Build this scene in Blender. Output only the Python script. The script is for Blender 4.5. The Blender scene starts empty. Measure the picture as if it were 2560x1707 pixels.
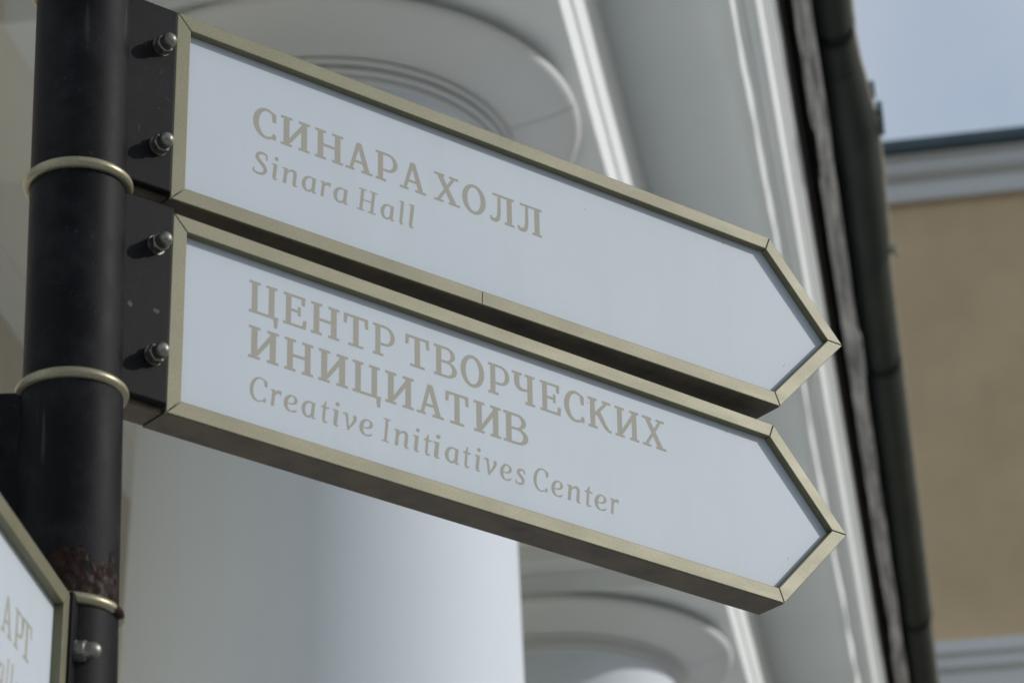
import bpy, bmesh, math, random
from mathutils import Vector, Matrix, noise
from mathutils.geometry import delaunay_2d_cdt
sc = bpy.context.scene
col = sc.collection
R = math.radians
random.seed(7)
EYE = 1.6

# ------------------------------------------------------------------ camera
cam = bpy.data.cameras.new('camera')
cam_o = bpy.data.objects.new('camera', cam); col.objects.link(cam_o)
_p, _r = 0.47349, -0.01987
_f = Vector((0, math.cos(_p), math.sin(_p))); _x = Vector((1, 0, 0)); _u = Vector((0, -math.sin(_p), math.cos(_p)))
_cx = _x * math.cos(_r) + _u * math.sin(_r); _cy = -_x * math.sin(_r) + _u * math.cos(_r)
cam_o.matrix_world = Matrix(((_cx.x, _cy.x, -_f.x, 0), (_cx.y, _cy.y, -_f.y, 0), (_cx.z, _cy.z, -_f.z, EYE), (0, 0, 0, 1)))
cam.sensor_width = 36; cam.lens = 7535.9 / 2560 * 36
cam.clip_start = 0.05; cam.clip_end = 3000
cam.dof.use_dof = True; cam.dof.focus_distance = 3.2; cam.dof.aperture_fstop = 9.5
sc.camera = cam_o

# ------------------------------------------------------------------ sky and sun
SUN_AZ, SUN_EL = 88.0, 27.0        # clockwise from +Y, above the horizon
w = bpy.data.worlds.new("World"); sc.world = w; w.use_nodes = True
nt = w.node_tree; nt.nodes.clear()
wo = nt.nodes.new('ShaderNodeOutputWorld'); bg = nt.nodes.new('ShaderNodeBackground')
sky = nt.nodes.new('ShaderNodeTexSky'); sky.sky_type = 'NISHITA'; sky.sun_disc = False
sky.sun_elevation = R(SUN_EL); sky.sun_rotation = R(SUN_AZ); sky.dust_density = 2.0; sky.air_density = 1.0
tc = nt.nodes.new('ShaderNodeTexCoord'); nz = nt.nodes.new('ShaderNodeTexNoise')
nz.inputs['Scale'].default_value = 2.6; nz.inputs['Detail'].default_value = 4; nz.inputs['Roughness'].default_value = .5
rmp = nt.nodes.new('ShaderNodeMapRange'); rmp.inputs[1].default_value = .38; rmp.inputs[2].default_value = .68
rmp.inputs[3].default_value = .60; rmp.inputs[4].default_value = 1.0
mx = nt.nodes.new('ShaderNodeMix'); mx.data_type = 'RGBA'
n2 = nt.nodes.new('ShaderNodeTexNoise'); n2.inputs['Scale'].default_value = 5.5; n2.inputs['Detail'].default_value = 4
r2 = nt.nodes.new('ShaderNodeMapRange'); r2.inputs[1].default_value = .40; r2.inputs[2].default_value = .62
m2 = nt.nodes.new('ShaderNodeMix'); m2.data_type = 'RGBA'; m2.inputs['A'].default_value = (2.3, 2.78, 3.4, 1); m2.inputs['B'].default_value = (3.2, 3.42, 3.78, 1)
nt.links.new(tc.outputs['Generated'], n2.inputs['Vector']); nt.links.new(n2.outputs['Fac'], r2.inputs[0]); nt.links.new(r2.outputs[0], m2.inputs['Factor'])
nt.links.new(m2.outputs['Result'], mx.inputs['B'])
nt.links.new(tc.outputs['Generated'], nz.inputs['Vector']); nt.links.new(nz.outputs['Fac'], rmp.inputs[0])
nt.links.new(rmp.outputs[0], mx.inputs['Factor']); nt.links.new(sky.outputs[0], mx.inputs['A'])
nt.links.new(mx.outputs['Result'], bg.inputs['Color']); bg.inputs['Strength'].default_value = 0.15
nt.links.new(bg.outputs[0], wo.inputs[0])

sun = bpy.data.lights.new('sun', 'SUN'); sun.energy = 2.0; sun.angle = R(0.5); sun.color = (1, .968, .955)
sun_o = bpy.data.objects.new('sun', sun); col.objects.link(sun_o)
S = Vector((math.sin(R(SUN_AZ)) * math.cos(R(SUN_EL)), math.cos(R(SUN_AZ)) * math.cos(R(SUN_EL)), math.sin(R(SUN_EL))))
sun_o.rotation_euler = S.to_track_quat('Z', 'Y').to_euler(); sun_o.location = S * 30

vs = sc.view_settings
vs.view_transform = 'Standard'; vs.look = 'None'; vs.gamma = 1; vs.use_curve_mapping = False
vs.exposure = 0.17
sc.cycles.use_denoising = True
sc.cycles.max_bounces = 8; sc.cycles.diffuse_bounces = 5

# ------------------------------------------------------------------ helpers
def tag(o, label=None, cat=None, group=None, kind=None):
    if label: o['label'] = label
    if cat: o['category'] = cat
    if group: o['group'] = group
    if kind: o['kind'] = kind
    return o

def empty(name, loc=(0, 0, 0), rz=0.0):
    o = bpy.data.objects.new(name, None); o.location = loc; o.rotation_euler = (0, 0, rz)
    o.empty_display_size = .1; col.objects.link(o); return o

def obj(name, bm, m, parent=None, smooth=False, angle=None):
    bmesh.ops.recalc_face_normals(bm, faces=bm.faces)
    me = bpy.data.meshes.new(name); bm.to_mesh(me); bm.free()
    if smooth:
        for p in me.polygons: p.use_smooth = True
        if angle: me.set_sharp_from_angle(angle=R(angle))
    me.materials.append(m)
    o = bpy.data.objects.new(name, me); col.objects.link(o)
    if parent: o.parent = parent
    return o

def add_box(bm, x0, x1, y0, y1, z0, z1):
    v = [bm.verts.new((x, y, z)) for x in (x0, x1) for y in (y0, y1) for z in (z0, z1)]
    for f in ((0, 1, 3, 2), (4, 6, 7, 5), (0, 4, 5, 1), (2, 3, 7, 6), (0, 2, 6, 4), (1, 5, 7, 3)):
        bm.faces.new([v[i] for i in f])

def bevel(bm, off, seg=2):
    bmesh.ops.bevel(bm, geom=list(bm.edges), offset=off, segments=seg, profile=.5, affect='EDGES', clamp_overlap=True)

def box(x0, x1, y0, y1, z0, z1, b=0, seg=2):
    bm = bmesh.new(); add_box(bm, x0, x1, y0, y1, z0, z1)
    if b: bevel(bm, b, seg)
    return bm

def prism_xz(poly, y0, y1):
    """polygon in x,z extruded along y"""
    bm = bmesh.new()
    a = [bm.verts.new((x, y0, z)) for x, z in poly]; b = [bm.verts.new((x, y1, z)) for x, z in poly]
    n = len(poly); bm.faces.new(a); bm.faces.new(b[::-1])
    for i in range(n): bm.faces.new((a[i], a[(i + 1) % n], b[(i + 1) % n], b[i]))
    return bm

def lathe(prof, n=96, a0=0.0, a1=2 * math.pi, cx=0, cy=0, caps=False):
    bm = bmesh.new(); full = abs(a1 - a0 - 2 * math.pi) < 1e-6
    k = n if full else n + 1
    rings = []
    for r, z in prof:
        rings.append([bm.verts.new((cx + r * math.cos(a0 + (a1 - a0) * i / n), cy + r * math.sin(a0 + (a1 - a0) * i / n), z)) for i in range(k)])
    for A, B in zip(rings, rings[1:]):
        for i in range(n):
            j = (i + 1) % k
            bm.faces.new((A[i], A[j], B[j], B[i]))
    if caps:
        bm.faces.new(rings[0][::-1]); bm.faces.new(rings[-1])
    return bm

def torus(Rm, rm, cz=0, n=96, m=20):
    bm = bmesh.new(); rings = []
    for i in range(n):
        a = 2 * math.pi * i / n
        rings.append([bm.verts.new(((Rm + rm * math.cos(2 * math.pi * j / m)) * math.cos(a), (Rm + rm * math.cos(2 * math.pi * j / m)) * math.sin(a), cz + rm * math.sin(2 * math.pi * j / m))) for j in range(m)])
    for i in range(n):
        for j in range(m):
            bm.faces.new((rings[i][j], rings[(i + 1) % n][j], rings[(i + 1) % n][(j + 1) % m], rings[i][(j + 1) % m]))
    return bm

# ------------------------------------------------------------------ materials
class M:
    def __init__(s, name):
        s.m = bpy.data.materials.new(name); s.m.use_nodes = True; s.t = s.m.node_tree
        s.b = s.t.nodes['Principled BSDF']; s.tc = s.t.nodes.new('ShaderNodeTexCoord')
    def n(s, kind, **kw):
        x = s.t.nodes.new(kind)
        for k, v in kw.items(): setattr(x, k, v)
        return x
    def l(s, a, b): s.t.links.new(a, b)
    def noise(s, scale, detail=3, rough=.55, stretch=None, dist=0):
        x = s.n('ShaderNodeTexNoise'); x.inputs['Scale'].default_value = scale; x.inputs['Detail'].default_value = detail
        x.inputs['Roughness'].default_value = rough; x.inputs['Distortion'].default_value = dist
        if stretch:
            mp = s.n('ShaderNodeMapping'); mp.inputs['Scale'].default_value = stretch
            s.l(s.tc.outputs['Object'], mp.inputs['Vector']); s.l(mp.outputs[0], x.inputs['Vector'])
        else: s.l(s.tc.outputs['Object'], x.inputs['Vector'])
        return x.outputs['Fac']
    def ramp(s, fac, a, b, lo=0., hi=1.):
        x = s.n('ShaderNodeMapRange'); x.inputs[1].default_value = a; x.inputs[2].default_value = b
        x.inputs[3].default_value = lo; x.inputs[4].default_value = hi; s.l(fac, x.inputs[0]); return x.outputs[0]
    def mix(s, fac, a, b):
        x = s.n('ShaderNodeMix', data_type='RGBA')
        for v, k in ((a, 'A'), (b, 'B')):
            if isinstance(v, tuple): x.inputs[k].default_value = (*v, 1)
            else: s.l(v, x.inputs[k])
        if isinstance(fac, float): x.inputs['Factor'].default_value = fac
        else: s.l(fac, x.inputs['Factor'])
        return x.outputs['Result']
    def mul(s, a, b):
        x = s.n('ShaderNodeMath', operation='MULTIPLY')
        for i, v in enumerate((a, b)):
            if isinstance(v, float): x.inputs[i].default_value = v
            else: s.l(v, x.inputs[i])
        return x.outputs[0]
    def set(s, **kw):
        for k, v in kw.items():
            i = s.b.inputs[k]
            if hasattr(v, 'node'): s.l(v, i)
            elif isinstance(v, tuple): i.default_value = (*v, 1)
            else: i.default_value = v
        return s
    def bump(s, h, strength=.3, dist=.01):
        x = s.n('ShaderNodeBump'); x.inputs['Strength'].default_value = strength; x.inputs['Distance'].default_value = dist
        s.l(h, x.inputs['Height']); s.l(x.outputs[0], s.b.inputs['Normal']); return s

def gold_mat(name, base, light, metal=.55, rough=.42):
    m = M(name)
    fl = m.ramp(m.noise(430, 2, .8), .38, .66)
    big = m.ramp(m.noise(14, 4), .35, .7)
    c = m.mix(fl, base, light)
    c = m.mix(m.mul(big, .35), c, tuple(x * .72 for x in base))
    m.set(**{'Base Color': c, 'Metallic': metal, 'Roughness': m.ramp(m.noise(9, 4, .6, (1, 4, 4)), .35, .65, rough - .02, rough + .03), 'Specular IOR Level': .3})
    m.bump(m.noise(900, 2, .7), .12, .0006)
    return m.m
GOLD = gold_mat('champagne_gold_paint', (.158, .153, .092), (.203, .197, .126), .20, .46)
BRASS = gold_mat('aged_brass_paint', (.27, .25, .165), (.36, .335, .23), .55, .36)

m = M('white_sign_face')
spk = m.ramp(m.noise(160, 2, .6), .75, .775)
c = m.mix(m.ramp(m.noise(3.5, 4), .35, .7), (.46, .52, .56), (.49, .545, .585))
stk = m.ramp(m.noise(26, 4, .6, (1, 1, .12)), .52, .75)
c = m.mix(m.mul(stk, .10), c, (.36, .38, .38))
c = m.mix(m.mul(spk, .55), c, (.25, .25, .25))
PANEL = m.set(**{'Base Color': c, 'Roughness': .5, 'Specular IOR Level': .18}).m

m = M('gold_lettering')
c = m.mix(m.ramp(m.noise(900, 2, .8), .38, .66), (.292, .288, .238), (.36, .355, .295))
LETTER = m.set(**{'Base Color': c, 'Metallic': .0, 'Roughness': .6, 'Specular IOR Level': .2}).m

m = M('black_enamel')
dust = m.ramp(m.noise(17, 7, .68), .46, .74)
scr = m.ramp(m.noise(60, 3, .6, (1, 1, .08)), .66, .74)
spk = m.ramp(m.noise(260, 2, .6), .70, .75)
c = m.mix(m.mul(m.mul(dust, m.ramp(m.noise(420, 2, .7), .35, .65, .45, 1.)), .8), (.0045, .0045, .0055), (.028, .029, .031))
c = m.mix(m.mul(scr, .26), c, (.12, .12, .125))
c = m.mix(m.mul(spk, .15), c, (.20, .20, .20))
m.set(**{'Base Color': c, 'Roughness': m.ramp(dust, 0, 1, .55, .68), 'Specular IOR Level': .10})
BLACK = m.bump(m.noise(70, 4), .10, .002).m

m = M('bronze_paint_and_shade')  # tongue colour; also painted shade and dirt for the strip under the signs
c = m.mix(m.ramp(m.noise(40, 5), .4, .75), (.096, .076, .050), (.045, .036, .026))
BRONZE_SHADE = m.set(**{'Base Color': c, 'Metallic': .3, 'Roughness': .55}).m

m = M('zinc_steel')
c = m.mix(m.ramp(m.noise(150, 4), .35, .7), (.155, .152, .128), (.30, .295, .255))
STEEL = m.set(**{'Base Color': c, 'Metallic': .85, 'Roughness': m.ramp(m.noise(240, 3), (.3), .7, .34, .58)}).m

m = M('flaking_rust')
n1 = m.noise(90, 6, .7)
c = m.mix(m.ramp(n1, .38, .62), (.006, .003, .0022), (.024, .0105, .0062))
c = m.mix(m.ramp(m.noise(160, 3, .6), .60, .72), c, (.055, .028, .017))
m.set(**{'Base Color': c, 'Roughness': m.ramp(m.noise(120, 3), .4, .6, .55, .9), 'Specular IOR Level': .15})
RUST = m.bump(m.noise(180, 4, .6), .35, .002).m

def plaster(name, a, b, bs=.25, rough=.75):
    m = M(name)
    c = m.mix(m.ramp(m.noise(1.6, 5, .6), .35, .7), a, b)
    st = m.ramp(m.noise(5, 5, .65, (1, 1, .25)), .60, .78)
    c = m.mix(m.mul(st, .18), c, tuple(x * .72 for x in a))
    m.set(**{'Base Color': c, 'Roughness': rough})
    m.bump(m.noise(90, 5, .6), bs, .004)
    return m.m
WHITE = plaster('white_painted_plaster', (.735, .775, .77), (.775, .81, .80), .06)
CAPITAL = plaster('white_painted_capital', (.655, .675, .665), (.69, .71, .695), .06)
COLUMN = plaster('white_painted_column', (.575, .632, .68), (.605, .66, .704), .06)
CEIL = plaster('porch_ceiling_paint', (.765, .765, .70), (.795, .79, .73), .06)
WALL = plaster('porch_wall_paint', (.65, .615, .52), (.69, .655, .56), .08)
BEIGE = plaster('beige_stucco', (.655, .48, .275), (.765, .565, .335), .4, .9)
TRIM = plaster('pale_grey_trim', (.81, .80, .745), (.83, .82, .77))

m = M('weathered_board')
g = m.noise(9, 6, .7, (4, .35, 4))
c = m.mix(m.ramp(g, .38, .62), (.11, .112, .108), (.42, .42, .40))
BOARD = m.set(**{'Base Color': c, 'Roughness': .85}).bump(g, .5, .01).m
m = M('old_dark_timber')
c = m.mix(m.ramp(m.noise(6, 5), .35, .7), (.012, .011, .011), (.028, .025, .022))
DARKWOOD = m.set(**{'Base Color': c, 'Roughness': .9}).m
m = M('dark_green_gutter_paint')
c = m.mix(m.ramp(m.noise(7, 5, .6, (1, .3, 1)), .38, .72), (.016, .0245, .0225), (.034, .042, .035))
c = m.mix(m.ramp(m.noise(40, 3), .72, .78, 0, .25), c, (.10, .10, .09))
GUTTER = m.set(**{'Base Color': c, 'Roughness': .6, 'Specular IOR Level': .25}).m
m = M('faded_gutter_bead')
c = m.mix(m.ramp(m.noise(12, 5), .35, .7), (.28, .275, .22), (.38, .37, .30))
BEAD = m.set(**{'Base Color': c, 'Roughness': .6}).m
m = M('teal_roof_sheet')
c = m.mix(m.ramp(m.noise(4, 3), .35, .7), (.045, .085, .095), (.07, .115, .125))
TEAL = m.set(**{'Base Color': c, 'Roughness': .45}).m
m = M('asphalt'); c = m.mix(m.ramp(m.noise(30, 5), .3, .7), (.04, .04, .042), (.07, .07, .07)); ASPHALT = m.set(**{'Base Color': c, 'Roughness': .9}).m
m = M('paving'); c = m.mix(m.ramp(m.noise(6, 5), .3, .7), (.44, .45, .455), (.50, .51, .515)); PAVING = m.set(**{'Base Color': c, 'Roughness': .9}).m

# ------------------------------------------------------------------ ground
FAC = R(9.0)                       # the facade runs 9 degrees clockwise of +Y
def facade(o, t, z=0):             # o outward from the facade line through the camera, t along it
    return Vector((math.cos(FAC) * o + math.sin(FAC) * t, -math.sin(FAC) * o + math.cos(FAC) * t, z))
def sheet(name, o0, o1, t0, t1, z, mat):
    bm = bmesh.new()
    bm.faces.new([bm.verts.new(facade(*q, z)) for q in ((o0, t0), (o1, t0), (o1, t1), (o0, t1))])
    return tag(obj(name, bm, mat), kind='structure')
sheet('ground', -900, 900, -900, 900, -0.124, ASPHALT)
sheet('road', 3.16, 11, -300, 300, -0.12, ASPHALT)
sheet('pavement', -3.0, 3.0, -60, 60, 0.0, PAVING)
kb = bmesh.new(); add_box(kb, 3.0, 3.15, -60, 60, -.2, .004); bevel(kb, .015)
kerb = tag(obj('kerb', kb, PAVING), kind='structure'); kerb.rotation_euler = (0, 0, -FAC)

# ------------------------------------------------------------------ portico building
por = empty('portico_building', (0, 0, 0), -FAC)
tag(por, 'white neoclassical building with a colonnaded porch, moulded cornice and dark eaves gutter, behind the signpost', 'building')
T0, T1 = -2.0, 17.4
Z = lambda z: z + EYE
def run(name, poly, mat, t0=T0, t1=T1, b=0, parent=por):
    """cross-section polygon (o, z above eye) extruded along the facade"""
    bm = prism_xz([(o, Z(z)) for o, z in poly], t0, t1)
    if b: bevel(bm, b)
    return obj(name, bm, mat, parent)
AX, COLS = -1.57, [2.0, 6.82, 10.87, 14.92]
# architrave: two long beams, coffers between the column heads
run('architrave', [(-1.02, 4.25), (-.867, 4.25), (-.867, 4.385), (-1.02, 4.385)], WHITE, b=.006)
run('architrave', [(-2.275, 4.40), (-2.12, 4.40), (-2.12, 4.60), (-2.275, 4.60)], CEIL, b=.006)
run('architrave', [(-1.0, 4.387), (-.885, 4.387), (-.885, 4.403), (-1.0, 4.403)], WHITE)
run('frieze', [(-1.03, 4.405), (-.863, 4.405), (-.863, 4.806), (-1.03, 4.806)], WHITE)
for i, t in enumerate(COLS):
    # abacus block over the column and the coffer between this one and the next
    ab = bmesh.new(); add_box(ab, -2.28, -.985, t - .63, t + .63, Z(4.2515), Z(4.395)); bevel(ab, .005)
    obj('abacus', ab, WHITE, por)
    if i < len(COLS) - 1:
        a, b = t + .632, COLS[i + 1] - .632
        f = bmesh.new()
        for (o0, o1, p, q) in ((-1.15, -1.022, a, b), (-2.118, -1.99, a, b), (-1.988, -1.152, a, a + .13), (-1.988, -1.152, b - .13, b)):
            add_box(f, o0, o1, p, q, Z(4.33), Z(4.44))
        obj('coffer_moulding', f, WHITE, por)
        f = bmesh.new()
        for (o0, o1, p, q) in ((-1.22, -1.153, a + .13, b - .13), (-1.987, -1.92, a + .13, b - .13), (-1.918, -1.222, a + .132, a + .2), (-1.918, -1.222, b - .2, b - .132)):
            add_box(f, o0, o1, p, q, Z(4.385), Z(4.46))
        obj('coffer_moulding', f, CEIL, por)
        obj('coffer_panel', box(-2.115, -1.025, a, b, Z(4.462), Z(4.52)), CEIL, por)
    cb = bmesh.new(); add_box(cb, -2.93, -2.278, t - .405, t + .405, Z(4.41), Z(4.70)); bevel(cb, .006)
    obj('ceiling_beam', cb, CEIL, por)
run('ceiling', [(-2.95, 4.61), (-2.1, 4.61), (-2.1, 4.75), (-2.95, 4.75)], CEIL)
run('ceiling_moulding', [(-2.948, 4.50), (-2.90, 4.57), (-2.87, 4.609), (-2.948, 4.609)], CEIL, b=.004)
run('wall', [(-3.3, -1.6), (-2.95, -1.6), (-2.95, 5.6), (-3.3, 5.6)], WALL)
run('wall_string_course', [(-2.949, 3.60), (-2.935, 3.62), (-2.935, 3.68), (-2.949, 3.70)], WALL, b=.004)
run('wall_core', [(-2.94, 4.76), (-1.04, 4.76), (-1.04, 5.34), (-2.94, 5.34)], WALL)
# cornice: wide soffit, wavy drip lip, mouldings
run('cornice_soffit', [(-1.03, 4.8075), (-.50, 4.8075), (-.50, 4.93), (-1.03, 4.93)], WHITE)
bm = bmesh.new(); N = 330; prev = None
for i in range(N + 1):
    t = T0 + (T1 - T0) * i / N
    wv = .010 * noise.noise((t * 1.9, 3.1, 0)) + .006 * noise.noise((t * 5.3, 7.7, 0)) + (.012 if 9.15 < t < 9.3 else 0)
    zb = 4.737 + .012 * noise.noise((t * 2.7, 1.4, 0))
    cur = [bm.verts.new(p) for p in ((-.515 + wv, t, Z(zb)), (-.492 + wv, t, Z(zb)), (-.492 + wv * .7, t, Z(4.865)), (-.515 + wv * .7, t, Z(4.865)))]
    if prev:
        for k in range(4): bm.faces.new((prev[k], prev[(k + 1) % 4], cur[(k + 1) % 4], cur[k]))
    prev = cur
obj('drip_lip', bm, WHITE, por)
run('cornice_moulding', [(-.52, 4.866), (-.475, 4.866), (-.470, 4.880), (-.452, 4.880), (-.432, 4.885), (-.430, 4.90), (-.430, 5.03), (-.424, 5.036), (-.424, 5.05), (-.414, 5.055), (-.41, 5.075), (-.402, 5.078), (-.393, 5.095), (-.393, 5.16), (-.52, 5.16)], WHITE, b=.002)
run('roof_board', [(-2.93, 5.35), (-.22, 5.35), (-.20, 5.40), (-2.93, 5.60)], DARKWOOD)
run('soffit_board', [(-.389, 5.17), (-.52, 5.17), (-.52, 5.345), (-.389, 5.345)], DARKWOOD)
# weathered eaves board with a nibbled edge
bm = bmesh.new(); prev = None; N = 420
for i in range(N + 1):
    t = T0 + (T1 - T0) * i / N
    n1 = .006 * noise.noise((t * 1.3, 11, 0)) + .004 * noise.noise((t * 6.1, 2, 0)) + (.007 if noise.noise((t * 1.1, 40, 0)) > .25 else 0)
    n2 = .005 * noise.noise((t * 2.3, 21, 0)) + (.008 if noise.noise((t * 1.4, 60, 0)) > .22 else 0)
    cur = [bm.verts.new(p) for p in ((-.343 + n1, t, Z(5.115)), (-.290 + n2, t, Z(5.158)), (-.292 + n2, t, Z(5.185)), (-.343 + n1, t, Z(5.16)))]
    if prev:
        for k in range(4): bm.faces.new((prev[k], prev[(k + 1) % 4], cur[(k + 1) % 4], cur[k]))
    prev = cur
obj('eaves_board', bm, BOARD, por)
# gutter in lengths, the near one pushed in
def gutter(t0, t1, g0, g1, zc=5.285, name='gutter'):
    bm = bmesh.new(); prev = None
    for i in range(9):
        u = i / 8; t = t0 + (t1 - t0) * u; g = g0 + (g1 - g0) * u; h = -.300; c = (h + g) / 2; rr = (g - h) / 2
        pts = [(c + rr * math.cos(a), zc + rr * math.sin(a)) for a in [math.pi + math.pi * k / 16 for k in range(17)]]
        pts += [(c + (rr - .004) * math.cos(a), zc + (rr - .004) * math.sin(a)) for a in [2 * math.pi - math.pi * k / 16 for k in range(17)]]
        cur = [bm.verts.new((x, t, Z(z))) for x, z in pts]
        if prev:
            for k in range(len(cur)): bm.faces.new((prev[k], prev[(k + 1) % len(cur)], cur[(k + 1) % len(cur)], cur[k]))
        else: bm.faces.new(cur)
        prev = cur
    bm.faces.new(prev[::-1])
    o = obj(name, bm, GUTTER, por, True, 40)
    b = bmesh.new(); prev = None
    for i in range(9):
        u = i / 8; t = t0 + (t1 - t0) * u; g = g0 + (g1 - g0) * u + .003 * noise.noise((t * 4, 5, 0))
        cur = [b.verts.new((g + (.012) * math.cos(2 * math.pi * k / 10), t, Z(zc + .003) + (.012) * math.sin(2 * math.pi * k / 10))) for k in range(10)]
        if prev:
            for k in range(10): b.faces.new((prev[k], prev[(k + 1) % 10], cur[(k + 1) % 10], cur[k]))
        else: b.faces.new(cur)
        prev = cur
    b.faces.new(prev[::-1])
    obj('gutter_bead', b, BEAD, o, True, 50)
    return o
def gutter_joint(t, g, zc=5.285):
    h = -.303; c = (h + g) / 2; rr = (g - h) / 2 + .006
    bm = bmesh.new(); A = []
    for tt in (t, t + .035):
        A.append([bm.verts.new((c + rr * math.cos(math.pi + math.pi * k / 16), tt, Z(zc) + rr * math.sin(math.pi + math.pi * k / 16))) for k in range(17)])
    for k in range(16): bm.faces.new((A[0][k], A[0][k + 1], A[1][k + 1], A[1][k]))
    bmesh.ops.solidify(bm, geom=bm.faces, thickness=.004)
    return obj('gutter_bracket', bm, GUTTER, por)
gutter(T0, 8.24, -.185, -.178, 5.292)
gutter(8.20, 8.46, -.182, -.170, 5.286)
gutter(8.42, 8.86, -.172, -.136, 5.283)
gutter(8.80, 9.76, -.137, -.143, 5.286)
gutter(9.70, 13.37, -.152, -.147, 5.290)
gutter(13.30, T1, -.158, -.150, 5.284)
for t, g in ((4.2, -.18), (6.2, -.18), (8.215, -.180), (10.6, -.148), (13.33, -.150), (15.4, -.150)): gutter_joint(t, g)
# clips left on the gutter edge
for (t, dz, ln) in ((8.62, .02, .07), (8.74, .012, .10), (8.84, .0, .06), (9.72, .0, .05)):
    g = -.150 if t < 8.7 else -.132
    obj('gutter_clip', box(g, g + .02, t, t + ln, Z(5.27 + dz), Z(5.30 + dz), .003), BEAD if t > 9 else TEAL, por)

# columns
def column(t):
    r = lambda z: .5648 - .02547 * z if z > .5 else .552 + .012 * (1 - (z + 1.6) / 2.1)
    prof = [(r(-1.2 + 5.34 * i / 24), Z(-1.2 + 5.34 * i / 24)) for i in range(25)]
    prof = [(.66, Z(-1.6)), (.66, Z(-1.42)), (.63, Z(-1.40)), (.64, Z(-1.36)), (.655, Z(-1.32)), (.64, Z(-1.27)), (.585, Z(-1.25)), (.565, Z(-1.22))] + prof
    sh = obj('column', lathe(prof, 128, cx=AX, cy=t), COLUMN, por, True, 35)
    for k, (rr, zz) in enumerate(((.467, 4.098), (.480, 4.119), (.492, 4.140))):
        bm = lathe([(rr - .024, Z(zz - .0075)), (rr - .002, Z(zz - .006)), (rr + .004, Z(zz)), (rr - .002, Z(zz + .006)), (rr - .024, Z(zz + .0075))], 128, cx=AX, cy=t)
        obj('annulet', bm, CAPITAL, sh, True, 40)
    ech = [(.455, 4.150), (.498, 4.150), (.502, 4.156), (.515, 4.159), (.56, 4.168), (.60, 4.176), (.64, 4.186), (.664, 4.194), (.676, 4.202), (.680, 4.211), (.678, 4.220), (.670, 4.226), (.640, 4.228), (.632, 4.234), (.632, 4.2505), (.50, 4.2505)]
    j = .0022
    for a0 in (-.055, math.pi - .055):
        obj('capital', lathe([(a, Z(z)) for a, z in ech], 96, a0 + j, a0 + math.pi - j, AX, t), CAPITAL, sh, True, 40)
    return sh
for t in COLS: column(t)

# ------------------------------------------------------------------ beige building further down the street
bb = empty('beige_building', facade(0, 18.0), -FAC - R(1.0))
tag(bb, 'beige stucco building with teal roof edge and pale cornice beyond the porch', 'building')
def face_run(name, poly, mat):   # polygon (y toward the street end is negative, z above eye) along o
    bm = bmesh.new(); o0, o1 = -9.0, 14.0
    a = [bm.verts.new((o0, y, Z(z))) for y, z in poly]; b = [bm.verts.new((o1, y, Z(z))) for y, z in poly]
    n = len(poly); bm.faces.new(a); bm.faces.new(b[::-1])
    for i in range(n): bm.faces.new((a[i], a[(i + 1) % n], b[(i + 1) % n], b[i]))
    return obj(name, bm, mat, bb)
face_run('wall', [(0, -1.6), (9, -1.6), (9, 10.3), (0, 10.3)], BEIGE)
face_run('cornice', [(0.01, 10.10), (-.05, 10.10), (-.06, 10.13), (-.06, 10.235), (-.12, 10.26), (-.14, 10.285), (-.14, 10.36), (-.18, 10.37), (-.18, 10.39), (0.01, 10.39)], TRIM)
face_run('roof_edge', [(-.22, 10.392), (-.24, 10.40), (-.24, 10.475), (-.22, 10.48), (9, 11.2), (9, 10.392)], TEAL)
face_run('string_course', [(.01, 6.20), (-.05, 6.20), (-.05, 6.70), (-.09, 6.73), (-.09, 6.80), (-.12, 6.815), (-.12, 6.895), (.01, 6.91)], TRIM)

# ------------------------------------------------------------------ lettering
def seg_ring(cx, cy, rx, ry, ix, iy, a0=0, a1=360, icx=None, icy=None, n=28):
    icx = cx if icx is None else icx; icy = cy if icy is None else icy
    P = []
    for i in range(n):
        q = [R(a0 + (a1 - a0) * (i + k) / n) for k in (0, 1)]
        P.append([(cx + rx * math.cos(q[0]), cy + ry * math.sin(q[0])), (cx + rx * math.cos(q[1]), cy + ry * math.sin(q[1])),
                  (icx + ix * math.cos(q[1]), icy + iy * math.sin(q[1])), (icx + ix * math.cos(q[0]), icy + iy * math.sin(q[0]))])
    return P
def rc(x0, x1, y0, y1): return [[(x0, y0), (x1, y0), (x1, y1), (x0, y1)]]
def spline(pts, k=8):
    out = []
    n = len(pts)
    for i in range(n - 1):
        p = [pts[max(i - 1, 0)], pts[i], pts[i + 1], pts[min(i + 2, n - 1)]]
        for s in range(k):
            t = s / k
            out.append(tuple(.5 * (2 * p[1][d] + (p[2][d] - p[0][d]) * t + (2 * p[0][d] - 5 * p[1][d] + 4 * p[2][d] - p[3][d]) * t * t + (3 * p[1][d] - p[0][d] - 3 * p[2][d] + p[3][d]) * t ** 3) for d in range(len(p[0]))))
    out.append(tuple(pts[-1])); return out
def stroke(pts, smooth=True):
    """pts: (x, y, width)"""
    q = spline(pts) if smooth else pts
    L, Rr = [], []
    for i, (x, y, wd) in enumerate(q):
        a = q[max(i - 1, 0)]; b = q[min(i + 1, len(q) - 1)]
        dx, dy = b[0] - a[0], b[1] - a[1]; l = math.hypot(dx, dy) or 1
        L.append((x - dy / l * wd / 2, y + dx / l * wd / 2)); Rr.append((x + dy / l * wd / 2, y - dx / l * wd / 2))
    return [tri for i in range(len(q) - 1) for tri in ([Rr[i], Rr[i + 1], L[i + 1]], [Rr[i], L[i + 1], L[i]])]
s_, t_, o_ = .19, .085, .088       # bold stem, serif thickness, serif overhang
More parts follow.
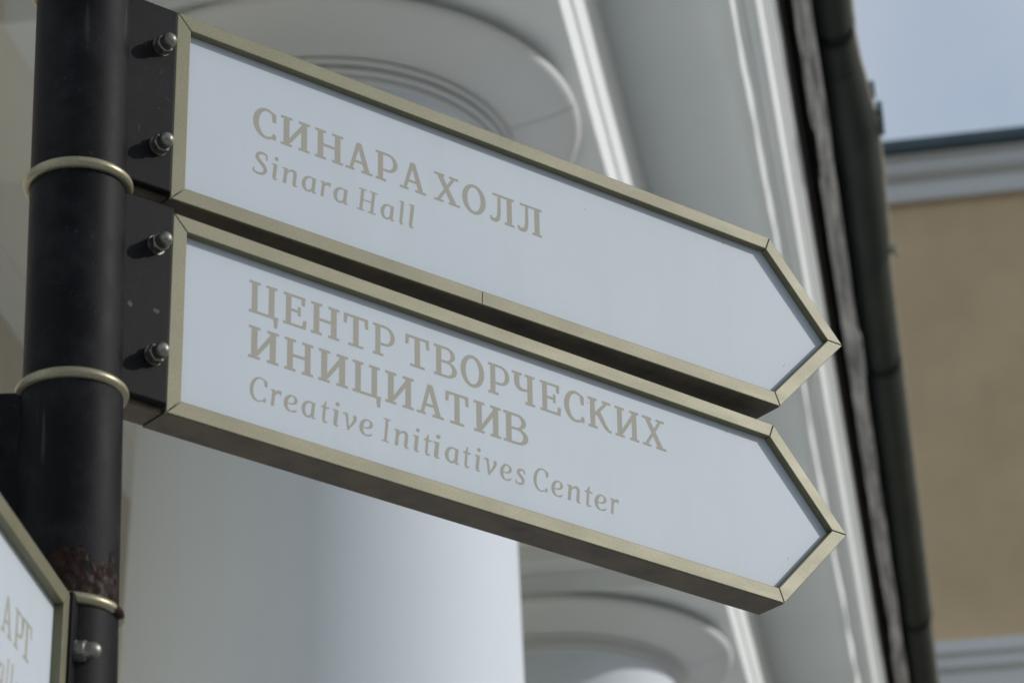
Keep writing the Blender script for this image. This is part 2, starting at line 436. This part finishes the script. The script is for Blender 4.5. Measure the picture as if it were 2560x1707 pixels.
def cap_stem(x, y0=0, y1=1, sl=(1, 1), sr=(1, 1), w_=s_):
    P = rc(x, x + w_, y0, y1)
    for yb, k in ((y0, 0), (y1 - t_, 1)):
        P += rc(x - o_ * sl[k], x + w_ + o_ * sr[k], yb, yb + t_)
    return P
def GL():
    G = {}
    G['С'] = seg_ring(.47, .5, .47, .52, .29, .43, 62, 298, .50) + [[(.66, .93), (.66, .86), (.70, .62), (.83, .62), (.83, .90), (.69, .963)], [(.66, .06), (.69, .035), (.83, .03), (.835, .21), (.72, .24), (.69, .15)]]
    G['И'] = cap_stem(o_) + cap_stem(o_ + .57) + [[(o_ + .1, .10), (o_ + .22, .12), (o_ + .66, .76), (o_ + .66, .93), (o_ + .57, .86), (o_ + .18, .27), (o_ + .1, .2)]]
    G['Н'] = cap_stem(o_) + cap_stem(o_ + .57) + rc(o_ + .1, o_ + .66, .45, .545)
    G['А'] = [[(.135, .05), (.265, .05), (.515, .84), (.515, 1.0), (.415, 1.0)], [(.415, 1.0), (.60, 1.0), (.93, .05), (.72, .05), (.47, .83)]] + rc(.28, .72, .29, .38) + rc(0, .34, 0, t_) + rc(.60, 1.03, 0, t_)
    G['Р'] = cap_stem(o_, sr=(1.3, 0)) + rc(o_ + .1, .46, 1 - t_, 1) + rc(o_ + .1, .46, .345, .345 + t_) + seg_ring(.44, .672, .375, .328, .18, .242, -90, 90, .47)
    G['Х'] = [[(.07, .99), (.29, .99), (.90, .02), (.67, .02)], [(.075, .04), (.21, .04), (.83, .96), (.70, .96)]] + rc(0, .40, 1 - t_, 1) + rc(.58, .94, 1 - t_, 1) + rc(0, .36, 0, t_) + rc(.56, 1.0, 0, t_)
    G['О'] = seg_ring(.47, .5, .47, .525, .265, .42, n=48)
    G['Л'] = cap_stem(.62) + rc(.09, .88, 1 - t_, 1) + stroke([(.335, .95, .11), (.335, .6, .115), (.32, .25, .13), (.25, .085, .145), (.13, .045, .13), (.02, .08, .10)]) + [[(.0, .06), (.09, .03), (.06, .17), (-.01, .17)]]
    G['Ц'] = cap_stem(o_) + cap_stem(o_ + .55, sr=(.6, 1)) + rc(o_, .93, 0, t_) + [[(.80, .0), (.965, .0), (.955, .05), (.93, -.26), (.83, -.26)]] + rc(.80, .965, 0, t_)
    G['Е'] = cap_stem(o_, sr=(0, 0)) + rc(o_ + .1, .74, 1 - t_, 1) + rc(o_ + .1, .76, 0, t_) + [[(.62, .95), (.64, .73), (.755, .73), (.765, 1.0), (.62, 1.0)], [(.64, 0), (.79, 0), (.82, .28), (.70, .28), (.655, .06)]] + rc(o_ + .1, .58, .46, .55) + [[(.50, .37), (.61, .37), (.61, .66), (.50, .66), (.52, .51)]]
    G['Т'] = rc(.33, .33 + s_, 0, 1) + rc(.17, .68, 0, t_) + rc(.02, .83, 1 - t_, 1) + [[(.0, .68), (.11, .68), (.14, .93), (.10, 1.0), (.015, 1.0)], [(.74, .68), (.85, .68), (.835, 1.0), (.75, 1.0), (.71, .93)]]
    G['В'] = cap_stem(o_, sr=(0, 0)) + rc(o_ + .1, .47, 1 - t_, 1) + rc(o_ + .1, .49, 0, t_) + rc(o_ + .1, .49, .465, .465 + t_) + seg_ring(.45, .75, .33, .25, .145, .18, -90, 90, .47, .738) + seg_ring(.47, .272, .375, .272, .18, .19, -90, 90, .49, .277)
    G['Ч'] = cap_stem(.56, sl=(1, 1)) + cap_stem(o_, .88, 1, (0, 1), (0, 1)) + stroke([(.183, .95, .19), (.183, .66, .19), (.23, .52, .16), (.35, .455, .115), (.48, .46, .09), (.60, .49, .09)])
    G['К'] = cap_stem(o_) + [[(.26, .42), (.34, .45), (.80, .95), (.67, .95), (.26, .53)], [(.34, .48), (.50, .60), (.70, .25), (.84, .075), (.92, .075), (.92, 0), (.78, 0), (.64, .08)]] + rc(.55, .90, 1 - t_, 1)
    # light Latin, gently sloped
    k = .155; h = .055
    def st(x, y0=0, y1=1, w_=k): return rc(x, x + w_, y0, y1)
    def ent(x, y): return [[(x - .09, y - .01), (x - .085, y - .05), (x + .02, y - .09), (x + .10, y - .09), (x + .10, y)]]
    def tail(x): return stroke([(x + .078, .14, .155), (x + .09, .06, .13), (x + .15, .02, .075), (x + .22, .045, .05)])
    G['S'] = stroke([(.52, .74, .07), (.50, .89, .08), (.36, .965, .10), (.17, .92, .12), (.11, .76, .15), (.22, .60, .16), (.43, .42, .16), (.52, .24, .15), (.44, .08, .12), (.26, .03, .10), (.08, .07, .08), (.03, .16, .06)]) + [[(.46, .94), (.53, .90), (.56, .70), (.49, .70)], [(.0, .07), (.06, .04), (.08, .24), (.015, .24)]]
    G['i'] = st(0, .10, .69) + ent(0, .69) + tail(0) + seg_ring(.085, .93, .088, .088, .001, .001, n=14)
    G['n'] = st(0, 0, .69) + ent(0, .69) + stroke([(.14, .48, .06), (.24, .62, .08), (.37, .66, .115), (.475, .60, .15), (.50, .46, .155), (.50, .12, .155)]) + tail(.422)
    G['a'] = seg_ring(.30, .335, .30, .355, .17, .285, 75, 300, .335) + stroke([(.32, .66, .07), (.42, .645, .07), (.56, .62, .07)]) + st(.44, .10, .675, .15) + tail(.44) + stroke([(.30, .02, .08), (.40, .08, .075), (.48, .19, .06)])
    G['r'] = st(0, 0, .69) + ent(0, .69) + stroke([(.13, .46, .06), (.20, .59, .10), (.30, .645, .14), (.42, .64, .14)]) + [[(.36, .57), (.44, .50), (.46, .71), (.36, .715)]]
    G['H'] = st(.13) + st(.67) + rc(.2, .75, .47, .53) + rc(0, .40, 0, h) + rc(.55, .95, 0, h) + rc(0, .40, 1 - h, 1) + rc(.55, .95, 1 - h, 1)
    G['l'] = st(0, .10, 1.06) + ent(0, 1.06) + tail(0)
    G['C'] = seg_ring(.42, .5, .42, .52, .285, .46, 62, 300, .45) + [[(.58, .965), (.60, .90), (.67, .68), (.78, .68), (.77, .91), (.64, .965)], [(.62, .055), (.66, .03), (.775, .02), (.795, .20), (.70, .22), (.66, .13)]]
    G['e'] = seg_ring(.30, .345, .30, .36, .165, .30, 60, 305, .33) + seg_ring(.29, .50, .27, .205, .135, .15, -90, 110, .29, .51) + rc(.10, .34, .295, .352) + stroke([(.40, .02, .08), (.48, .05, .08), (.56, .13, .06)])
    G['t'] = st(.12, .12, .72) + [[(.12, .70), (.275, .70), (.275, .90), (.22, .90), (.16, .78)]] + rc(0, .46, .60, .675) + stroke([(.198, .16, .155), (.22, .06, .13), (.32, .02, .08), (.43, .06, .055)])
    G['v'] = [[(.10, .69), (.22, .60), (.345, 0), (.24, 0)]] + stroke([(.0, .60, .05), (.06, .66, .06), (.13, .66, .10), (.17, .58, .15)]) + stroke([(.27, .03, .08), (.40, .24, .09), (.50, .45, .12), (.51, .58, .14), (.47, .67, .13)])
    G['I'] = st(.13) + rc(0, .41, 0, h) + rc(0, .41, 1 - h, 1)
    G['s'] = stroke([(.40, .54, .05), (.38, .63, .07), (.27, .665, .09), (.13, .62, .11), (.10, .51, .13), (.20, .40, .14), (.33, .29, .14), (.38, .17, .12), (.31, .055, .10), (.18, .025, .08), (.05, .06, .07), (.01, .12, .05)]) + [[(.36, .64), (.42, .61), (.44, .50), (.385, .50)], [(-.01, .06), (.04, .03), (.05, .17), (.0, .17)]]
    G['G'] = G['C'] + st(.64, .05, .45)
    G['y'] = G['v'] + stroke([(.29, .03, .10), (.20, -.14, .09), (.07, -.21, .08), (-.02, -.18, .07)])
    return G
GLY = GL()
LATIN = set('SinarHlCetvIsGy')
def inside(p, g):
    r = False
    for i in range(len(g)):
        a, b = g[i - 1], g[i]
        if (a.y > p.y) != (b.y > p.y) and p.x < (b.x - a.x) * (p.y - a.y) / (b.y - a.y) + a.x: r = not r
    return r
def text_bm(glyphs, base, cap, y):
    """glyphs: (char, left, right) along x; one merged flat sheet"""
    bm = bmesh.new(); rng = random.Random(3)
    for ch, x0, x1 in glyphs:
        P = GLY[ch]; sh = .11 if ch in LATIN else 0
        P = [[(px + sh * py, py) for px, py in q] for q in P]
        a = min(p[0] for q in P for p in q); b = max(p[0] for q in P for p in q)
        if True:                               # merge the overlapping strokes of one letter into a sheet
            V, F, PG = [], [], []; jit = .004
            for q in P:
                ar = sum(q[i][0] * q[(i + 1) % len(q)][1] - q[(i + 1) % len(q)][0] * q[i][1] for i in range(len(q)))
                if abs(ar) < 1e-7: continue
                if ar < 0: q = q[::-1]
                i0 = len(V)
                V += [Vector(((x0 + (px - a) / (b - a) * (x1 - x0)) * 1000 + rng.uniform(-jit, jit), (base + py * cap) * 1000 + rng.uniform(-jit, jit))) for px, py in q]
                F.append(list(range(i0, i0 + len(q)))); PG.append(V[i0:])
            vo, eo, fo, ov, oe, of = delaunay_2d_cdt(V, [], F, 0, 1e-4)
        vv = [bm.verts.new((v.x / 1000, y, v.y / 1000)) for v in vo]
        for f in fo:
            c = sum((vo[i] for i in f), Vector((0, 0))) / len(f)
            if any(inside(c, g) for g in PG): bm.faces.new([vv[i] for i in f])
    for v in [v for v in bm.verts if not v.link_faces]: bm.verts.remove(v)
    return bm

# ------------------------------------------------------------------ direction signs
SH, SL, ST, SD, FW, REC = .210, .7792, .1025, .0406, .0159, .009
AXIS = Vector((-.40327, 2.44583, 0))
def nut_bm():
    bm = lathe([(.0001, 0), (.0098, 0), (.0098, .0012), (.0001, .0015)], 24)           # washer
    hexa = [(.0096 * math.cos(math.pi / 3 * i), .0096 * math.sin(math.pi / 3 * i)) for i in range(6)]
    a = [bm.verts.new((x, y, .0015)) for x, y in hexa]; b = [bm.verts.new((x, y, .0085)) for x, y in hexa]
    c = [bm.verts.new((x * .86, y * .86, .0096)) for x, y in hexa]
    for A, B in ((a, b), (b, c)):
        for i in range(6): bm.faces.new((A[i], A[(i + 1) % 6], B[(i + 1) % 6], B[i]))
    bm.faces.new(c)
    prof = [(.0075, .009), (.0074, .0150)] + [(.0074 * math.cos(q), .0150 + .0074 * math.sin(q)) for q in [math.pi / 2 * i / 8 for i in range(1, 8)]] + [(.0001, .0224)]
    d = lathe(prof, 28); me = bpy.data.meshes.new('t'); d.to_mesh(me); d.free(); bm.from_mesh(me); bpy.data.meshes.remove(me)
    return bm

def sign(label, loc, az, lines, nuts, mir=False, split=True, tail=.088, plate=(-.002, -.2065), body_drop=0, shift=(.0026, .0018)):
    """local x along the face, -y is the printed face, z up; az = heading of +x clockwise from +Y"""
    t = empty('direction_sign', loc, R(90 - az)); tag(t, label, 'sign', 'arrow direction signs on the post')
    sx = -1 if mir else 1
    L, T, H = SL, ST, SH
    outer = [(0, 0), (L, 0), (L + T, -H / 2), (L, -H), (0, -H)]
    d = Vector((T, -H / 2)).normalized(); nrm = Vector((-H / 2, -T)).normalized()
    p0 = Vector((L, 0)) + nrm * FW
    xr = p0.x + (-FW - p0.y) / d.y * d.x; xt = p0.x + (-H / 2 - p0.y) / d.y * d.x
    inner = [(FW, -FW), (xr, -FW), (xt, -H / 2), (xr, -H + FW), (FW, -H + FW)]
    G = .00035
    for i in range(5):
        j = (i + 1) % 5
        quads = [[outer[i], outer[j], inner[j], inner[i]]]
        if i == 3 and split:            # the bottom rail is pieced from two lengths
            c = .371
            quads = [[outer[3], (c - .00025, -H), (c + .0006, -H + FW), inner[3]], [(c + .00025, -H), outer[4], inner[4], (c + .0011, -H + FW)]]
        for q in quads:
            cx = sum(p[0] for p in q) / 4; cz = sum(p[1] for p in q) / 4
            e = Vector((q[1][0] - q[0][0], q[1][1] - q[0][1])).normalized()
            q2 = []
            for k, (x, z) in enumerate(q):   # shave the mitres apart
                sgn = 1 if k in (0, 3) else -1
                q2.append(((x + e.x * G * sgn) * sx, z + e.y * G * sgn))
            bm = prism_xz(q2, 0, SD); bevel(bm, .0008, 2)
            obj('frame_rail', bm, GOLD, t)
    I = .003
    pin = [(FW - I, -FW + I), (xr + I * .5, -FW + I), (xt + I, -H / 2), (xr + I * .5, -H + FW - I), (FW - I, -H + FW - I)]
    pan = obj('sign_panel', prism_xz([(x * sx, z) for x, z in pin], REC, SD - REC), PANEL, t)
    for glyphs, base, cap in lines:
        obj('lettering', text_bm([(c, a + shift[0], b + shift[0]) for c, a, b in glyphs], base + shift[1], cap, REC - .00006), LETTER, pan)
    xs = sorted((-.0004 * sx, (L - .0005) * sx))
    obj('underside_shade_and_dirt', box(xs[0], xs[1], .0012, SD - .0012, -H - .0006, -H + .004), BRONZE_SHADE, t)  # added strip: underside shade and some dirt put into its dark colour
    # tongue behind the plate, plate, nuts
    xs = sorted((-tail * sx, -.0006 * sx))
    obj('tongue', box(xs[0], xs[1], .0062, SD - .001, -H + .0008 + body_drop, -.004, .001), BRONZE_SHADE, t)
    xs = sorted((-tail * sx, -.0012 * sx))
    pl = obj('mounting_plate', box(xs[0], xs[1], -.0032, .0052, plate[1], plate[0], .0022, 3), BLACK, t)
    for (u, v) in nuts:
        nb = nut_bm()
        bmesh.ops.rotate(nb, verts=nb.verts, cent=(0, 0, 0), matrix=Matrix.Rotation(R(random.uniform(0, 60)), 3, 'Z'))
        bmesh.ops.rotate(nb, verts=nb.verts, cent=(0, 0, 0), matrix=Matrix.Rotation(R(90), 3, 'X'))
        bmesh.ops.translate(nb, verts=nb.verts, vec=(u * sx, -.0031, v))
        obj('cap_nut', nb, STEEL, pl, True, 30)
    return t

L11 = ([('С', .0935, .1209), ('И', .1263, .1611), ('Н', .1674, .2016), ('А', .2049, .2379), ('Р', .2417, .2691), ('А', .272, .3051), ('Х', .3155, .3485), ('О', .3515, .382), ('Л', .3874, .4195), ('Л', .4238, .4564)], -.1022, .0336)
L12 = ([('S', .0941, .1119), ('i', .1167, .1245), ('n', .1293, .1469), ('a', .1522, .1697), ('r', .1745, .1874), ('a', .1902, .2079), ('H', .2184, .2447), ('a', .248, .265), ('l', .2713, .2773), ('l', .2831, .2902)], -.1455, .0257)
L21 = ([('Ц', .0914, .1259), ('Е', .1314, .1591), ('Н', .164, .1982), ('Т', .2031, .2334), ('Р', .2391, .266), ('Т', .2789, .3093), ('В', .3147, .3441), ('О', .3488, .3792), ('Р', .3842, .4121), ('Ч', .4153, .4456), ('Е', .4523, .4803), ('С', .4844, .5117), ('К', .5167, .5487), ('И', .5537, .5868), ('Х', .5916, .6248)], -.0739, .0345)
L22 = ([('И', .0918, .127), ('Н', .1336, .1676), ('И', .1737, .209), ('Ц', .2146, .2493), ('И', .2543, .2894), ('А', .2932, .3268), ('Т', .3289, .3586), ('И', .3651, .3999), ('В', .4031, .4354)], -.1224, .0345)
L23 = ([('C', .0947, .115), ('r', .1186, .1317), ('e', .1339, .15), ('a', .1547, .171), ('t', .1775, .1871), ('i', .1912, .1997), ('v', .2029, .2199), ('e', .2231, .2395), ('I', .2499, .2613), ('n', .2655, .283), ('i', .2887, .2968), ('t', .3018, .3114), ('i', .3132, .3228), ('a', .3279, .3456), ('t', .351, .3605), ('i', .3656, .3734), ('v', .3768, .3937), ('e', .3976, .4131), ('s', .417, .4302), ('C', .4411, .4608), ('e', .4643, .4799), ('n', .4853, .5029), ('t', .5089, .5193), ('e', .5217, .5382), ('r', .5432, .5551)], -.166, .0255)
P1 = Vector((-.32168, 2.48438, 1.64325 + EYE)); P2 = Vector((-.31849, 2.48699, 1.41869 + EYE))
A1 = 90 - math.degrees(.66488); A2 = 90 - math.degrees(.66488 + .02158)
SIGN1 = sign('upper white arrow sign in a gold frame, lettered СИНАРА ХОЛЛ and Sinara Hall', P1, A1, [L11, L12], [(-.0190, -.0495), (-.0180, -.1610)])
SIGN2 = sign('lower white arrow sign in a gold frame, lettered ЦЕНТР ТВОРЧЕСКИХ ИНИЦИАТИВ and Creative Initiatives Center', P2, A2, [L21, L22, L23], [(-.0200, -.0437), (-.0185, -.1592)], split=False, plate=(.0035, -.2042))
# sign at the lower left, seen almost edge-on: its face looks to the right, its tip points at the street
az3 = 7.0; d3 = Vector((math.sin(R(az3)), math.cos(R(az3)), 0)); n3 = Vector((math.cos(R(az3)), -math.sin(R(az3)), 0))
E3 = .054; P3 = AXIS + n3 * .028 - d3 * E3 + Vector((0, 0, .9905 + EYE))
z3 = P3.z - EYE
D3 = -.4728 + E3
L31 = ([('А', -.2230 + E3, -.1925 + E3), ('Р', -.1865 + E3, -.1615 + E3), ('Т', -.1655 + E3, -.1375 + E3)], .8955 - z3, .0336)
L32 = ([(c, a + D3, b + D3) for c, a, b in (('G', .2220, .2425), ('a', .248, .265), ('l', .2713, .2773), ('l', .2831, .2902), ('e', .296, .3115), ('r', .3165, .329), ('y', .331, .349))], .8955 - z3 - .0433, .0257)
sign('white sign at the lower left seen nearly edge-on, lettered АРТ above a Latin line', P3, az3, [L31, L32], [(-.0155, -.047), (-.0155, -.159)], mir=True, split=False, tail=.058, plate=(.003, -.2045), shift=(.0090, .0008))
# sign pointing left out of the picture: only its black plate shows
az4 = 92.0; d4 = Vector((math.sin(R(az4)), math.cos(R(az4)), 0)); n4 = Vector((math.cos(R(az4)), -math.sin(R(az4)), 0))
P4 = AXIS - d4 * .088 + n4 * .012 + Vector((0, 0, 1.205 + EYE))
sign('sign arm pointing left out of view, of which only the broad black bracket plate shows', P4, az4, [], [(-.020, -.05), (-.020, -.16)], mir=True, split=False, plate=(.0, -.2045))

# ------------------------------------------------------------------ signpost
post = empty('signpost', AXIS); post.rotation_euler = (0, R(-1.25), 0)
post.location = AXIS + Vector((.0655, 0, 0))
tag(post, 'black steel signpost tube with gold collar rings and a flaking rust patch', 'signpost')
RS = .0448
rings = [1.640, 1.4255, 1.2085, .9925]
lev = [1.80] + rings + [.76, .50]
obj('pole', lathe([(.0001, Z(1.95)), (.040, Z(1.95)), (.040, 0.002), (.0001, 0.002)], 64), BLACK, post, True, 40)
obj('base_flange', lathe([(.0001, .02), (.11, .02), (.115, .016), (.115, .001), (.0001, .001)], 64), BLACK, post, True, 40)
for a, b in zip(lev, lev[1:]):
    a1, b1 = Z(a) - .0025, Z(b) + .0025
    rs = RS if b > 1.2 else RS + .0015
    obj('sleeve', lathe([(.0395, a1), (rs - .001, a1), (rs, a1 - .001), (rs, b1 + .001), (rs - .001, b1), (.0395, b1)], 96), BLACK, post, True, 40)
for k, z in enumerate(rings):
    rg = obj('collar_ring', torus(.0462, .0053, Z(z)), BRASS, post, True)
# rust: an uneven crust standing proud of the sleeve, ragged outline
def rust(z0, z1, a0, a1, rs, thr, seed, nz_=80, na=110, amp=.0009):
    bm = bmesh.new(); g = {}
    for i in range(nz_ + 1):
        for j in range(na + 1):
            u, v = i / nz_, j / na; z = z0 + (z1 - z0) * u; a = a0 + (a1 - a0) * v
            top = .62 + .38 * noise.noise((a * 2.2, seed, 0)) + .16 * noise.noise((a * 7, seed + 5, 0))   # ragged upper limit
            k = min(6 * min(v, 1 - v), 1.0) * .5 + 2.2 * (top - u) + .65 * noise.fractal((rs * math.cos(a) * 70 + seed, rs * math.sin(a) * 70, z * 70), 1.0, 2.0, 3)
            h = amp * (.5 + .9 * noise.noise((rs * math.cos(a) * 150, rs * math.sin(a) * 150, z * 150)) + .3 * noise.noise((rs * math.cos(a) * 420, rs * math.sin(a) * 420, z * 420)))
            g[i, j] = (bm.verts.new(((rs + max(h, .00015)) * math.cos(a), (rs + max(h, .00015)) * math.sin(a), z)), k)
    for i in range(nz_):
        for j in range(na):
            q = [g[i, j], g[i, j + 1], g[i + 1, j + 1], g[i + 1, j]]
            if sum(x[1] for x in q) / 4 > thr: bm.faces.new([x[0] for x in q])
    for v in [v for v in bm.verts if not v.link_faces]: bm.verts.remove(v)
    return obj('rust_patch', bm, RUST, post, True)
rust(Z(.9968), Z(1.066), R(-114), R(-6), RS + .0015, .62, 3.7)
# rusted end of the lowest collar ring
bm = torus(.0462, .0055, Z(.9925), 160, 16)
for v in list(bm.verts):
    a = math.degrees(math.atan2(v.co.y, v.co.x)) + 9 * noise.noise((v.co.x * 300, v.co.y * 300, v.co.z * 300))
    if not -27 < a < 2: bm.verts.remove(v)
obj('rust_patch', bm, RUST, post, True)
# paint chips and dabs on the bracket plates (u along the plate, v down from the sign's top edge, radius)
def dab(parent_sign, u, v, ru, rv, mat, seed, name, y=-.00335):
    pl = [c for c in parent_sign.children if c.name.startswith('mounting_plate')][0]
    bm = bmesh.new(); n = 26
    vs_ = []
    for i in range(n):
        a = 2 * math.pi * i / n; k = 1 + .5 * noise.noise((math.cos(a) * 2.3 + seed, math.sin(a) * 2.3, seed)) + .25 * noise.noise((math.cos(a) * 6, math.sin(a) * 6 + seed, 0))
        vs_.append(bm.verts.new((u + ru * k * math.cos(a), y, v + rv * k * math.sin(a))))
    bm.faces.new(vs_)
    return obj(name, bm, mat, pl)
m = M('bare_rusty_metal'); c = m.mix(m.ramp(m.noise(400, 3), .4, .6), (.028, .014, .009), (.06, .043, .034)); CHIP = m.set(**{'Base Color': c, 'Roughness': .7}).m
m = M('pale_paint_dab'); PALE = m.set(**{'Base Color': (.05, .054, .06), 'Roughness': .6}).m
dab(SIGN2, -.0170, -.112, .0034, .0022, CHIP, 1, 'paint_chip'); dab(SIGN2, -.0455, -.1135, .0024, .0032, CHIP, 2, 'paint_chip')
for k, (u, v, dx, dz) in enumerate(((-.018, -.079, .0016, .0060), (-.012, -.104, .0075, -.0040), (-.020, -.118, .0060, -.0036), (-.036, -.055, -.0006, .0090), (-.040, -.150, .0003, .0070))):
    pl = [c for c in SIGN1.children if c.name.startswith('mounting_plate')][0]
    bm = bmesh.new(); w_ = .00022
    d_ = Vector((dx, dz)).normalized(); nn = Vector((-d_.y, d_.x)) * w_
    bm.faces.new([bm.verts.new((u + p.x, -.00335, v + p.y)) for p in (nn, -nn, Vector((dx, dz)) - nn * .3, Vector((dx, dz)) + nn * .3)])
    obj('scratch', bm, PALE, pl)
